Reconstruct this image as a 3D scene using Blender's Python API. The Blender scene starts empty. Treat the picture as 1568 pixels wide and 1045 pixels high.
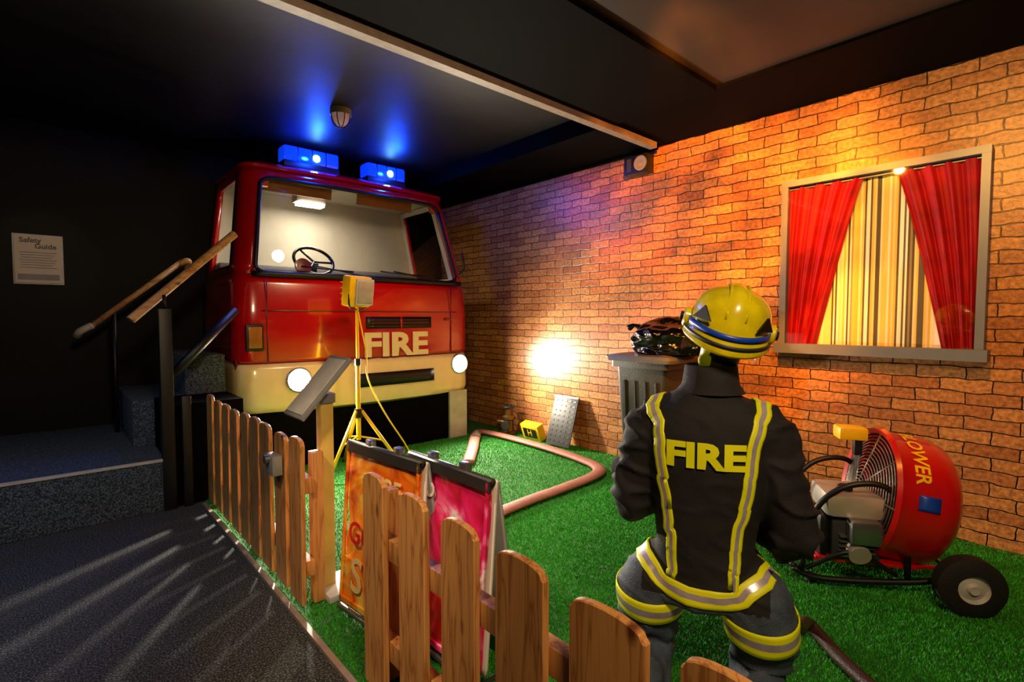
import bpy, bmesh, math, random
from mathutils import Vector, Matrix, Euler, noise
from mathutils.bvhtree import BVHTree
random.seed(7)
V=Vector
scene=bpy.context.scene
COL=scene.collection

# ------------------------------------------------------------------ materials
def hexc(h):
    h=h.lstrip('#'); c=[int(h[i:i+2],16)/255 for i in (0,2,4)]
    return tuple((x/12.92 if x<=0.04045 else ((x+0.055)/1.055)**2.4) for x in c)+(1,)
def new_mat(name):
    m=bpy.data.materials.new(name); m.use_nodes=True
    nt=m.node_tree; b=nt.nodes['Principled BSDF']
    return m,nt,b
def N(nt,t,**k):
    n=nt.nodes.new(t)
    for a,v in k.items(): setattr(n,a,v)
    return n
def objco(nt,scale=(1,1,1)):
    tc=N(nt,'ShaderNodeTexCoord'); mp=N(nt,'ShaderNodeMapping')
    mp.inputs['Scale'].default_value=scale
    nt.links.new(tc.outputs['Object'],mp.inputs['Vector']); return mp.outputs['Vector']
def M(name,col,rough=.5,metal=0,coat=0,emit=None,es=0,var=0.15,vs=8,bump=0,bs=60,scale=(1,1,1),spec=.5):
    m,nt,b=new_mat(name)
    c=hexc(col)
    co=objco(nt,scale)
    if var>0:
        n=N(nt,'ShaderNodeTexNoise'); n.inputs['Scale'].default_value=vs; n.inputs['Detail'].default_value=5
        nt.links.new(co,n.inputs['Vector'])
        r=N(nt,'ShaderNodeValToRGB')
        r.color_ramp.elements[0].position=.3; r.color_ramp.elements[1].position=.7
        r.color_ramp.elements[0].color=tuple(x*(1-var) for x in c[:3])+(1,)
        r.color_ramp.elements[1].color=tuple(min(1,x*(1+var)) for x in c[:3])+(1,)
        nt.links.new(n.outputs['Fac'],r.inputs['Fac']); nt.links.new(r.outputs['Color'],b.inputs['Base Color'])
    else: b.inputs['Base Color'].default_value=c
    b.inputs['Roughness'].default_value=rough; b.inputs['Metallic'].default_value=metal
    b.inputs['Coat Weight'].default_value=coat; b.inputs['Coat Roughness'].default_value=.08
    b.inputs['Specular IOR Level'].default_value=spec
    if emit: b.inputs['Emission Color'].default_value=hexc(emit); b.inputs['Emission Strength'].default_value=es
    if bump>0:
        n2=N(nt,'ShaderNodeTexNoise'); n2.inputs['Scale'].default_value=bs; n2.inputs['Detail'].default_value=4
        nt.links.new(co,n2.inputs['Vector'])
        bp=N(nt,'ShaderNodeBump'); bp.inputs['Strength'].default_value=bump; bp.inputs['Distance'].default_value=.01
        nt.links.new(n2.outputs['Fac'],bp.inputs['Height']); nt.links.new(bp.outputs['Normal'],b.inputs['Normal'])
    return m

def mat_brick():
    m,nt,b=new_mat('brick_wall_mat')
    tc=N(nt,'ShaderNodeTexCoord'); sp=N(nt,'ShaderNodeSeparateXYZ'); nt.links.new(tc.outputs['Object'],sp.inputs[0])
    cb=N(nt,'ShaderNodeCombineXYZ'); nt.links.new(sp.outputs['Y'],cb.inputs['X']); nt.links.new(sp.outputs['Z'],cb.inputs['Y'])
    nz=N(nt,'ShaderNodeTexNoise'); nz.inputs['Scale'].default_value=9; nz.inputs['Detail'].default_value=5
    nt.links.new(cb.outputs[0],nz.inputs['Vector'])
    sub=N(nt,'ShaderNodeVectorMath',operation='SUBTRACT'); sub.inputs[1].default_value=(.5,.5,.5)
    nt.links.new(nz.outputs['Color'],sub.inputs[0])
    sc=N(nt,'ShaderNodeVectorMath',operation='SCALE'); sc.inputs['Scale'].default_value=.036
    nt.links.new(sub.outputs[0],sc.inputs[0])
    ad=N(nt,'ShaderNodeVectorMath',operation='ADD'); nt.links.new(cb.outputs[0],ad.inputs[0]); nt.links.new(sc.outputs[0],ad.inputs[1])
    br=N(nt,'ShaderNodeTexBrick'); nt.links.new(ad.outputs[0],br.inputs['Vector'])
    br.inputs['Scale'].default_value=1; br.inputs['Brick Width'].default_value=.25; br.inputs['Row Height'].default_value=.078
    br.inputs['Mortar Size'].default_value=.0048; br.inputs['Mortar Smooth'].default_value=.5; br.inputs['Bias'].default_value=-.2
    br.inputs['Color1'].default_value=hexc('#c48a52'); br.inputs['Color2'].default_value=hexc('#9a5c36'); br.inputs['Mortar'].default_value=hexc('#160d08')
    n2=N(nt,'ShaderNodeTexNoise'); n2.inputs['Scale'].default_value=38; n2.inputs['Detail'].default_value=6; n2.inputs['Roughness'].default_value=.65
    nt.links.new(cb.outputs[0],n2.inputs['Vector'])
    r=N(nt,'ShaderNodeValToRGB'); r.color_ramp.elements[0].position=.34; r.color_ramp.elements[1].position=.68
    r.color_ramp.elements[0].color=(.42,.38,.35,1); r.color_ramp.elements[1].color=(1.2,1.18,1.12,1)
    nt.links.new(n2.outputs['Fac'],r.inputs['Fac'])
    mx=N(nt,'ShaderNodeMix',data_type='RGBA',blend_type='MULTIPLY'); mx.inputs['Factor'].default_value=1
    nt.links.new(br.outputs['Color'],mx.inputs['A']); nt.links.new(r.outputs['Color'],mx.inputs['B'])
    nt.links.new(mx.outputs['Result'],b.inputs['Base Color'])
    b.inputs['Roughness'].default_value=.33
    iv=N(nt,'ShaderNodeMath',operation='MULTIPLY'); iv.inputs[1].default_value=-1.0; nt.links.new(br.outputs['Fac'],iv.inputs[0])
    a2=N(nt,'ShaderNodeMath',operation='MULTIPLY_ADD'); a2.inputs[1].default_value=.35
    nt.links.new(n2.outputs['Fac'],a2.inputs[0]); nt.links.new(iv.outputs[0],a2.inputs[2])
    bp=N(nt,'ShaderNodeBump'); bp.inputs['Strength'].default_value=.45; bp.inputs['Distance'].default_value=.01
    nt.links.new(a2.outputs[0],bp.inputs['Height']); nt.links.new(bp.outputs['Normal'],b.inputs['Normal'])
    return m
def mat_speckle(name,c1,c2,scale,pos=.62,rough=.95,bump=.6):
    m,nt,b=new_mat(name); co=objco(nt)
    n=N(nt,'ShaderNodeTexNoise'); n.inputs['Scale'].default_value=scale; n.inputs['Detail'].default_value=3
    nt.links.new(co,n.inputs['Vector'])
    r=N(nt,'ShaderNodeValToRGB'); r.color_ramp.elements[0].position=pos-.15; r.color_ramp.elements[1].position=pos+.08
    r.color_ramp.elements[0].color=hexc(c1); r.color_ramp.elements[1].color=hexc(c2)
    nt.links.new(n.outputs['Fac'],r.inputs['Fac']); nt.links.new(r.outputs['Color'],b.inputs['Base Color'])
    b.inputs['Roughness'].default_value=rough
    bp=N(nt,'ShaderNodeBump'); bp.inputs['Strength'].default_value=bump; bp.inputs['Distance'].default_value=.01
    nt.links.new(n.outputs['Fac'],bp.inputs['Height']); nt.links.new(bp.outputs['Normal'],b.inputs['Normal'])
    return m
def mat_wood(name,c1,c2,c3,sc=(26,26,2.2),mul=4):
    m,nt,b=new_mat(name); co=objco(nt,sc)
    n=N(nt,'ShaderNodeTexNoise'); n.inputs['Scale'].default_value=1; n.inputs['Detail'].default_value=2; n.inputs['Distortion'].default_value=.5
    nt.links.new(co,n.inputs['Vector'])
    ml=N(nt,'ShaderNodeMath',operation='MULTIPLY'); ml.inputs[1].default_value=mul
    fr=N(nt,'ShaderNodeMath',operation='PINGPONG'); fr.inputs[1].default_value=.5
    nt.links.new(n.outputs['Fac'],ml.inputs[0]); nt.links.new(ml.outputs[0],fr.inputs[0])
    r=N(nt,'ShaderNodeValToRGB'); r.color_ramp.elements[0].position=0; r.color_ramp.elements[1].position=.5
    r.color_ramp.elements[0].color=hexc(c1); r.color_ramp.elements[1].color=hexc(c3)
    e=r.color_ramp.elements.new(.12); e.color=hexc(c2)
    nt.links.new(fr.outputs[0],r.inputs['Fac'])
    tc=N(nt,'ShaderNodeTexCoord'); mp=N(nt,'ShaderNodeMapping'); mp.inputs['Scale'].default_value=(1,7,3.2) if sc[2]<sc[0] else (3,7,7)
    nt.links.new(tc.outputs['Object'],mp.inputs['Vector'])
    vo=N(nt,'ShaderNodeTexVoronoi'); vo.inputs['Scale'].default_value=1.0; nt.links.new(mp.outputs[0],vo.inputs['Vector'])
    kr=N(nt,'ShaderNodeValToRGB'); kr.color_ramp.elements[0].position=.05; kr.color_ramp.elements[1].position=.13
    kr.color_ramp.elements[0].color=(.22,.12,.06,1); kr.color_ramp.elements[1].color=(1,1,1,1)
    nt.links.new(vo.outputs['Distance'],kr.inputs['Fac'])
    mx=N(nt,'ShaderNodeMix',data_type='RGBA',blend_type='MULTIPLY'); mx.inputs['Factor'].default_value=1
    nt.links.new(r.outputs['Color'],mx.inputs['A']); nt.links.new(kr.outputs['Color'],mx.inputs['B'])
    nt.links.new(mx.outputs['Result'],b.inputs['Base Color'])
    b.inputs['Roughness'].default_value=.42
    bp=N(nt,'ShaderNodeBump'); bp.inputs['Strength'].default_value=.08; bp.inputs['Distance'].default_value=.005
    nt.links.new(fr.outputs[0],bp.inputs['Height']); nt.links.new(bp.outputs['Normal'],b.inputs['Normal'])
    return m
def mat_ramp_noise(name,stops,scale,detail=4,dist=1.5,rough=.3,stretch=(1,1,1),coat=.5):
    m,nt,b=new_mat(name); co=objco(nt,stretch)
    n=N(nt,'ShaderNodeTexNoise'); n.inputs['Scale'].default_value=scale; n.inputs['Detail'].default_value=detail; n.inputs['Distortion'].default_value=dist
    nt.links.new(co,n.inputs['Vector'])
    r=N(nt,'ShaderNodeValToRGB'); el=r.color_ramp.elements
    el[0].position=stops[0][0]; el[0].color=hexc(stops[0][1]); el[1].position=stops[-1][0]; el[1].color=hexc(stops[-1][1])
    for p,c in stops[1:-1]:
        e=el.new(p); e.color=hexc(c)
    nt.links.new(n.outputs['Fac'],r.inputs['Fac']); nt.links.new(r.outputs['Color'],b.inputs['Base Color'])
    b.inputs['Roughness'].default_value=rough; b.inputs['Coat Weight'].default_value=coat
    return m
def mat_stripes():
    m,nt,b=new_mat('striped_blind_mat')
    tc=N(nt,'ShaderNodeTexCoord'); sp=N(nt,'ShaderNodeSeparateXYZ'); nt.links.new(tc.outputs['Object'],sp.inputs[0])
    ml=N(nt,'ShaderNodeMath',operation='MULTIPLY'); ml.inputs[1].default_value=85; nt.links.new(sp.outputs['Y'],ml.inputs[0])
    fl=N(nt,'ShaderNodeMath',operation='FLOOR'); nt.links.new(ml.outputs[0],fl.inputs[0])
    wn=N(nt,'ShaderNodeTexWhiteNoise',noise_dimensions='1D'); nt.links.new(fl.outputs[0],wn.inputs['W'])
    r=N(nt,'ShaderNodeValToRGB'); r.color_ramp.interpolation='CONSTANT'; el=r.color_ramp.elements
    el[0].position=0; el[0].color=hexc('#5a523a'); el[1].position=.16; el[1].color=hexc('#efe3b4')
    for p,c in ((.46,'#e4c85c'),(.68,'#9a9078'),(.78,'#f6efd6')):
        e=el.new(p); e.color=hexc(c)
    nt.links.new(wn.outputs['Value'],r.inputs['Fac']); nt.links.new(r.outputs['Color'],b.inputs['Base Color'])
    b.inputs['Roughness'].default_value=.8
    return m
def mat_glass(name,tint=(1,1,1,1),gl=.10,rough=.02):
    m=bpy.data.materials.new(name); m.use_nodes=True; nt=m.node_tree; nt.nodes.clear()
    o=N(nt,'ShaderNodeOutputMaterial'); t=N(nt,'ShaderNodeBsdfTransparent'); g=N(nt,'ShaderNodeBsdfGlossy'); x=N(nt,'ShaderNodeMixShader')
    t.inputs['Color'].default_value=tint; g.inputs['Roughness'].default_value=rough; x.inputs[0].default_value=gl
    nt.links.new(t.outputs[0],x.inputs[1]); nt.links.new(g.outputs[0],x.inputs[2]); nt.links.new(x.outputs[0],o.inputs['Surface'])
    return m
def mat_emit(name,col,s):
    m,nt,b=new_mat(name); b.inputs['Base Color'].default_value=hexc(col)
    b.inputs['Emission Color'].default_value=hexc(col); b.inputs['Emission Strength'].default_value=s
    return m

BRICK=mat_brick()
CARPET=mat_speckle('carpet_mat','#121316','#6c6e72',130,.62)
STEPC=mat_speckle('step_carpet_mat','#1c232a','#607080',130,.58)
TURF=mat_speckle('turf_mat','#08400a','#247a16',120,.5,rough=.8,bump=1.0)
BLADE=M('turf_blade_mat','#3aa024',.6,var=.4,vs=60,spec=.3)
BLACKW=M('black_wall_mat','#060505',.6,bump=.15,bs=25,spec=.2)
BLACKC=M('ceiling_dark_mat','#100d0b',.5,bump=.3,bs=6,vs=2,spec=.35)
BEAMB=M('beam_black_mat','#050404',.75,spec=.04)
RECESS=M('ceiling_recess_mat','#332c27',.55,vs=1.5,var=.3,bump=.2,bs=5,spec=.2)
TRIM=M('trim_paint_mat','#8a786a',.5,vs=20)
RED=M('engine_red_mat','#b8060e',.22,coat=1,var=.06)
REDD=M('engine_dark_red_mat','#6a070c',.3,coat=.6,var=.06)
CREAM=M('engine_cream_mat','#ecd8a8',.3,coat=.6,var=.05)
LINER=M('cab_liner_mat','#c4bda6',.6,var=.1,vs=3)
BLK=M('black_plastic_mat','#0b0b0c',.45)
BLKG=M('black_gloss_mat','#08080a',.15,coat=.5)
RUB=M('rubber_mat','#101012',.8,bump=.3,bs=80)
DGREY=M('dark_grey_mat','#2c2e31',.5)
GREY=M('grey_mat','#7b7d7e',.5)
LGREY=M('light_grey_mat','#b9b7b2',.5)
STEEL=M('steel_mat','#9a9a9a',.3,metal=.9)
YEL=M('yellow_paint_mat','#f0c010',.4)
YELP=M('yellow_post_mat','#d8b95c',.45)
PINE=mat_wood('pine_mat','#96602f','#b98046','#c89052')
PINE2=mat_wood('handrail_mat','#a87048','#cf9a66','#d8a878',sc=(4,14,14))
HOSE=M('fire_hose_mat','#8f5242',.6,bump=.5,bs=120,vs=12)
HOSED=M('dark_hose_mat','#3a2620',.5,bump=.4,bs=120)
BLUEG=M('beacon_blue_mat','#1040ff',.15,emit='#0838e0',es=1.0,coat=.5,var=.3,vs=20)
BLUEH=mat_emit('beacon_bulb_mat','#7fe0ff',60)
HEAD=mat_emit('headlight_mat','#fff0d0',320)
CABL=mat_emit('cab_lamp_mat','#fff6e8',25)
CURT=M('red_curtain_mat','#9c040e',.65,var=.25,spec=.3)
STR=mat_stripes()
GLASS=mat_glass('window_glass_mat',gl=.06)
WGLASS=mat_glass('windscreen_glass_mat',gl=.07)
FRAMEM=M('window_frame_mat','#6e747c',.4,metal=.2,var=.05)
JACK=M('jacket_mat','#131317',.8,var=.3,vs=20,bump=.3,bs=260)
TROU=M('trouser_mat','#3c4a5c',.7,var=.35,vs=14,bump=.4,bs=160)
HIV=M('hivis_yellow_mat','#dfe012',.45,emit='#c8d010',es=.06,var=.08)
SILV=M('reflective_silver_mat','#b8b0c0',.3,metal=.3,var=.15,vs=30)
HELM=M('helmet_yellow_mat','#dccb0c',.28,coat=.7,var=.18,vs=14)
BLUS=M('helmet_blue_mat','#1b46c0',.35)
SKIN=M('skin_mat','#c68a6a',.5)
BOOT=M('boot_mat','#1c1a18',.4)
GLOVE=M('glove_mat','#2a2520',.7)
BIN=M('bin_mat','#30363a',.4,bump=.2,bs=90)
BINL=M('bin_lid_mat','#5e6262',.35)
BAG=M('bin_bag_mat','#060505',.2,coat=.25,var=.05)
FANR=M('fan_red_mat','#c41010',.28,coat=.7,var=.08)
FANG=M('fan_grille_mat','#7b736a',.35,metal=.6)
ENG=M('engine_block_mat','#b7afa0',.4,metal=.3)
FLAME=mat_ramp_noise('flame_poster_mat',[(.34,'#b83a06'),(.44,'#f07810'),(.53,'#ffa82a'),(.60,'#ffd45a'),(.68,'#f88c1c')],3.6,dist=1.6)
PINK=mat_ramp_noise('pink_poster_mat',[(.38,'#c81040'),(.47,'#f02878'),(.53,'#ff78b4'),(.58,'#fff4f8'),(.64,'#e82058')],3.5,dist=1.5)
REDP=M('red_poster_mat','#d01018',.3,coat=.5)
PAPER=M('paper_mat','#cdbfb0',.7,var=.05)
WHITE=M('white_paint_mat','#e6e2da',.4,var=.05)
BRASS=M('brass_mat','#7a5a30',.4,metal=.8)
AMBER=M('indicator_amber_mat','#a86a2a',.2,coat=.8)
LENS=M('lamp_lens_mat','#a8a29a',.15,coat=.8)
VISOR=M('sun_visor_mat','#8a5426',.5)
ORNG=M('orange_letter_mat','#ffd890',.4)
GRATE=M('grating_mat','#2c2c2c',.5,metal=.2)

# ------------------------------------------------------------------ geometry
class Root:
    def __init__(s,name,loc=(0,0,0),rotz=0,local=False):
        s.o=bpy.data.objects.new(name,None); s.o.empty_display_size=.1; COL.objects.link(s.o)
        s.o.location=loc; s.o.rotation_euler=(0,0,rotz)
        s.off=V((0,0,0)) if local else V(loc)
def finish(root,name,bm,mats,smooth=False):
    me=bpy.data.meshes.new(name)
    bmesh.ops.recalc_face_normals(bm,faces=bm.faces)
    bm.to_mesh(me); bm.free()
    return finish_me(root,name,me,mats,smooth)
def finish_me(root,name,me,mats,smooth=False):
    if not isinstance(mats,(list,tuple)): mats=[mats]
    for m in mats: me.materials.append(m)
    if smooth:
        for p in me.polygons: p.use_smooth=True
        if smooth!='all':
            try: me.set_sharp_from_angle(angle=math.radians(38))
            except Exception: pass
    ob=bpy.data.objects.new(name,me); COL.objects.link(ob)
    if root is not None:
        me.transform(Matrix.Translation(-root.off)); ob.parent=root.o
    return ob
def box(root,name,c,s,m,rot=None,bev=0):
    bm=bmesh.new(); bmesh.ops.create_cube(bm,size=1)
    bmesh.ops.scale(bm,vec=s,verts=bm.verts)
    if bev>0: bmesh.ops.bevel(bm,geom=bm.edges[:],offset=bev,segments=2,affect='EDGES',profile=.6)
    if rot is not None: 
        R=rot if isinstance(rot,Matrix) else Euler(rot).to_matrix()
        bmesh.ops.rotate(bm,verts=bm.verts,matrix=R,cent=(0,0,0))
    bmesh.ops.translate(bm,vec=V(c),verts=bm.verts)
    return finish(root,name,bm,m,smooth=bev>0)
def frame(d):
    d=V(d).normalized(); up=V((0,0,1)) if abs(d.z)<.95 else V((0,1,0))
    x=up.cross(d).normalized(); y=d.cross(x); return x,y,d
def rings_bm(rings,caps=True,closed=True):
    bm=bmesh.new(); L=[[bm.verts.new(p) for p in r] for r in rings]
    n=len(rings[0])
    for a,b in zip(L[:-1],L[1:]):
        for i in range(n if closed else n-1):
            j=(i+1)%n
            try: bm.faces.new((a[i],a[j],b[j],b[i]))
            except ValueError: pass
    if caps:
        for r in (L[0],L[-1]):
            try: bm.faces.new(r)
            except ValueError: pass
    return bm
def loft(root,name,rings,m,caps=True,closed=True,smooth=True):
    bm=rings_bm(rings,caps,closed); bmesh.ops.remove_doubles(bm,verts=bm.verts,dist=1e-5)
    return finish(root,name,bm,m,smooth)
def cyl(root,name,p0,p1,r,m,r1=None,seg=24):
    p0,p1=V(p0),V(p1); x,y,d=frame(p1-p0); r1=r if r1 is None else r1
    rg=[[p+x*(q*math.cos(2*math.pi*i/seg))+y*(q*math.sin(2*math.pi*i/seg)) for i in range(seg)] for p,q in ((p0,r),(p1,r1))]
    return loft(root,name,rg,m)
def lathe(root,name,c,axis,prof,m,seg=40):
    c=V(c); x,y,d=frame(axis)
    rg=[[c+d*h+x*(q*math.cos(2*math.pi*i/seg))+y*(q*math.sin(2*math.pi*i/seg)) for i in range(seg)] for h,q in prof]
    return loft(root,name,rg,m,caps=False)
def catmull(pts,sub):
    pts=[V(p) for p in pts]; out=[]
    P=[pts[0]*2-pts[1]]+pts+[pts[-1]*2-pts[-2]]
    for i in range(1,len(P)-2):
        a,b,c,d=P[i-1:i+3]
        for k in range(sub):
            t=k/sub
            out.append(.5*((2*b)+(c-a)*t+(2*a-5*b+4*c-d)*t*t+(-a+3*b-3*c+d)*t**3))
    out.append(pts[-1]); return out
def tube_rings(pts,r,seg=12,sub=6,flat=1.0):
    n0=len(pts)
    P=catmull(pts,sub) if sub>1 else [V(p) for p in pts]
    rings=[]; prevx=None
    for i,p in enumerate(P):
        t=(P[min(i+1,len(P)-1)]-P[max(i-1,0)]).normalized()
        if prevx is None: x,y,_=frame(t)
        else:
            x=(prevx-t*prevx.dot(t)).normalized(); y=t.cross(x)
        if flat!=1.0:
            x=t.cross(V((0,0,1)));
            x=x.normalized() if x.length>.05 else prevx
            y=t.cross(x)
        prevx=x
        if isinstance(r,(list,tuple)):
            f=i/(len(P)-1)*(n0-1); k=min(int(f),n0-2); q=r[k]+(r[k+1]-r[k])*(f-k)
        else: q=r
        rings.append([p+x*(q*math.cos(2*math.pi*a/seg))+y*(q*flat*math.sin(2*math.pi*a/seg)) for a in range(seg)])
    return rings
def tube(root,name,pts,r,m,seg=12,sub=6,flat=1.0):
    return loft(root,name,tube_rings(pts,r,seg,sub,flat),m,smooth='all')
def sphere(root,name,c,r,m,rot=None,u=28,v=16,zmin=None):
    bm=bmesh.new(); bmesh.ops.create_uvsphere(bm,u_segments=u,v_segments=v,radius=1)
    if zmin is not None:
        bmesh.ops.bisect_plane(bm,geom=bm.verts[:]+bm.edges[:]+bm.faces[:],plane_co=(0,0,zmin),plane_no=(0,0,-1),clear_outer=True)
    if not isinstance(r,(tuple,list)): r=(r,r,r)
    bmesh.ops.scale(bm,vec=r,verts=bm.verts)
    if rot: bmesh.ops.rotate(bm,verts=bm.verts,matrix=Euler(rot).to_matrix(),cent=(0,0,0))
    bmesh.ops.translate(bm,vec=V(c),verts=bm.verts)
    return finish(root,name,bm,m,'all')
def torus(root,name,c,axis,R,r,m,seg=40,rs=10):
    x,y,d=frame(axis); c=V(c); rg=[]
    for i in range(seg+1):
        a=2*math.pi*i/seg; o=x*math.cos(a)+y*math.sin(a)
        rg.append([c+o*(R+r*math.cos(2*math.pi*k/rs))+d*(r*math.sin(2*math.pi*k/rs)) for k in range(rs)])
    return loft(root,name,rg,m,caps=False,smooth='all')
def prism(root,name,poly,vec,m,bev=0):
    bm=bmesh.new(); a=[bm.verts.new(V(p)) for p in poly]; f=bm.faces.new(a)
    r=bmesh.ops.extrude_face_region(bm,geom=[f]); vs=[g for g in r['geom'] if isinstance(g,bmesh.types.BMVert)]
    bmesh.ops.translate(bm,vec=V(vec),verts=vs)
    if bev>0:
        bmesh.ops.recalc_face_normals(bm,faces=bm.faces)
        bmesh.ops.bevel(bm,geom=bm.edges[:],offset=bev,segments=1,affect='EDGES')
    return finish(root,name,bm,m)
def grid(root,name,fn,nu,nv,m,smooth='all',thick=0):
    rg=[[V(fn(i/nu,j/nv)) for i in range(nu+1)] for j in range(nv+1)]
    ob=loft(root,name,rg,m,caps=False,closed=False,smooth=smooth)
    if thick:
        s=ob.modifiers.new('t','SOLIDIFY'); s.thickness=thick; s.offset=0
    return ob
def text_mesh(body,size,extr=0.0,bold=.0):
    cu=bpy.data.curves.new('t','FONT'); cu.body=body; cu.size=size; cu.extrude=extr; cu.offset=bold
    cu.align_x='CENTER'; cu.align_y='CENTER'; cu.resolution_u=3
    ob=bpy.data.objects.new('t',cu); COL.objects.link(ob)
    dg=bpy.context.evaluated_depsgraph_get(); dg.update()
    me=bpy.data.meshes.new_from_object(ob.evaluated_get(dg))
    bpy.data.objects.remove(ob); return me
def text(root,name,body,c,xd,yd,size,m,extr=.002,bold=0,sx=1.0):
    me=text_mesh(body,size,extr,bold); xd,yd=V(xd).normalized(),V(yd).normalized(); z=xd.cross(yd)
    Mx=Matrix((( xd.x*sx,yd.x,z.x,c[0]),(xd.y*sx,yd.y,z.y,c[1]),(xd.z*sx,yd.z,z.z,c[2]),(0,0,0,1)))
    me.transform(Mx); me.materials.clear()
    return finish_me(root,name,me,m)
def rrect(cx,cy,w,h,r,n=5):
    out=[]
    for ox,oy,a0 in ((1,1,0),(-1,1,90),(-1,-1,180),(1,-1,270)):
        for k in range(n+1):
            a=math.radians(a0+90*k/n)
            out.append((cx+ox*(w/2-r)+r*math.cos(a),cy+oy*(h/2-r)+r*math.sin(a)))
    return out

# ------------------------------------------------------------------ room shell
WX=4.22; YB=6.25; XL=-2.6; YR=-1.6
def slab(name,x0,x1,y0,y1,z0,z1,m,bev=0): return box(None,name,((x0+x1)/2,(y0+y1)/2,(z0+z1)/2),(x1-x0,y1-y0,z1-z0),m,bev=bev)
slab('floor',XL,.83,YR,YB,-.1,0,CARPET)
slab('trim_1',.805,.83,YR,4.37,0,.015,TRIM)
slab('wall_right',WX,WX+.12,YR,YB,-.1,3.5,BRICK)
slab('wall_back',XL-.1,WX+.12,YB,YB+.12,-.1,3.5,BLACKW)
slab('wall_left',XL-.12,XL,YR,YB,-.1,3.5,BLACKW)
slab('wall_rear',XL-.1,WX+.12,YR-.12,YR,-.1,3.5,BLACKW)
slab('ceiling',XL,WX,YR,1.80,2.985,3.4,RECESS)
slab('ceiling_far',XL,WX,1.80,YB,3.12,3.4,BLACKC)
slab('ceiling_beam',XL,3.45,1.76,2.62,2.95,3.12,BEAMB)
slab('ceiling_soffit',3.45,WX,YR,YB,2.965,3.12,BEAMB)
slab('trim_beam',XL,WX-.15,2.62,2.69,2.905,2.955,TRIM)
slab('trim_cornice',WX-.05,WX,2.7,YB,2.94,2.965,BEAMB)
# turf: backing and pile in one mesh
random.seed(3); vs_=[]; fs_=[]
X0,X1,Y0_,Y1_=.83,WX,YR,YB
vs_.extend(((X0,Y0_,-.1),(X1,Y0_,-.1),(X1,Y1_,-.1),(X0,Y1_,-.1),(X0,Y0_,.004),(X1,Y0_,.004),(X1,Y1_,.004),(X0,Y1_,.004)))
fs_.extend(((3,2,1,0),(4,5,6,7),(0,1,5,4),(1,2,6,5),(2,3,7,6),(3,0,4,7)))
def blade(x,y):
    a=random.uniform(0,6.283); w_=.0028; hgt=random.uniform(.008,.018); k=len(vs_)
    dx,dy=math.cos(a)*w_,math.sin(a)*w_; lx,ly=random.uniform(-.007,.007),random.uniform(-.007,.007)
    vs_.extend(((x-dx,y-dy,.003),(x+dx,y+dy,.003),(x+lx,y+ly,.004+hgt))); fs_.append((k,k+1,k+2))
for _ in range(150000): blade(random.uniform(.85,4.2),random.uniform(-.3,4.9))
for _ in range(80000): blade(random.uniform(1.2,4.1),random.uniform(.0,2.6))
me=bpy.data.meshes.new('floor_turf'); me.from_pydata(vs_,[],fs_); me.materials.append(TURF); me.materials.append(BLADE)
me.polygons.foreach_set('material_index',[0]*6+[1]*(len(fs_)-6))
ob=bpy.data.objects.new('floor_turf',me); COL.objects.link(ob)

# ------------------------------------------------------------------ window with curtains
w=Root('window_1',(WX,1.0,1.78))
y0,y1,z0,z1=.415,1.575,1.16,2.41; fw=.045
for nm,c,s in (('frame_top',(WX-.05,(y0+y1)/2,z1-fw/2),(.10,y1-y0,fw)),('frame_left',(WX-.05,y1-fw/2,(z0+z1)/2),(.096,fw-.002,z1-z0-2*fw)),
               ('frame_right',(WX-.05,y0+fw/2,(z0+z1)/2),(.096,fw-.002,z1-z0-2*fw)),('sill',(WX-.07,(y0+y1)/2,z0+.01),(.14,y1-y0+.04,.07))):
    box(w,nm,c,s,FRAMEM)
def bl(u,v): 
    y=y0+.03+(y1-y0-.06)*u; return (WX-.018+.006*math.sin(u*70),y,z0+.02+(z1-z0-.05)*v)
grid(w,'striped_blind',bl,160,1,STR)
def curtain(yo,yi0,yi1,name,ph):
    def f(u,v):
        e=yi0+(yi1-yi0)*(v**.85)
        y=yo+(e-yo)*u
        x=WX-.055+.022*math.sin(u*26+ph+.6*math.sin(v*3))*(.6+.5*v)+.006*math.sin(u*61+v*5)
        return (x,y,2.355-v*1.15)
    grid(w,name,f,90,30,CURT)
curtain(1.535,1.06,1.33,'curtain_left',0)
curtain(.455,.88,.62,'curtain_right',1.3)
cyl(w,'curtain_rail',(WX-.05,.45,2.35),(WX-.05,1.54,2.35),.008,STEEL)
box(w,'glass_pane',(WX-.09,(y0+y1)/2,(z0+z1)/2),(.004,y1-y0-.08,z1-z0-.07),GLASS)

# ------------------------------------------------------------------ wall speaker, ceiling lamp, safety sign
s=Root('wall_speaker',(WX-.06,2.87,2.82))
box(s,'housing',(WX-.06,2.87,2.82),(.12,.25,.17),BLK,bev=.01)
lathe(s,'cone',(WX-.121,2.81,2.82),(-1,0,0),[(0,.068),(.008,.068),(.010,.055),(.001,.038),(.004,.02),(.008,0.0)],GREY)
box(s,'badge',(WX-.123,2.935,2.82),(.006,.05,.12),DGREY)
s=Root('ceiling_lamp',(1.85,4.2,3.06))
cyl(s,'base',(1.85,4.2,3.12),(1.85,4.2,3.07),.085,LGREY)
sphere(s,'dome',(1.85,4.2,3.07),(.07,.07,.09),M('lamp_dome_mat','#e0b8bc',.2,coat=.6,emit='#c09090',es=.25),rot=(math.pi,0,0),zmin=0)
for i in range(4):
    a=math.pi*i/4
    pts=[(1.85+.08*math.cos(a)*math.cos(t),4.2+.08*math.sin(a)*math.cos(t),3.07-.10*math.sin(t)) for t in [math.pi*k/8 for k in range(9)]]
    tube(s,'cage_%d'%i,pts,.004,DGREY,seg=6,sub=2)
s=Root('safety_guide_sign',(-.05,YB-.01,1.95))
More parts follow.
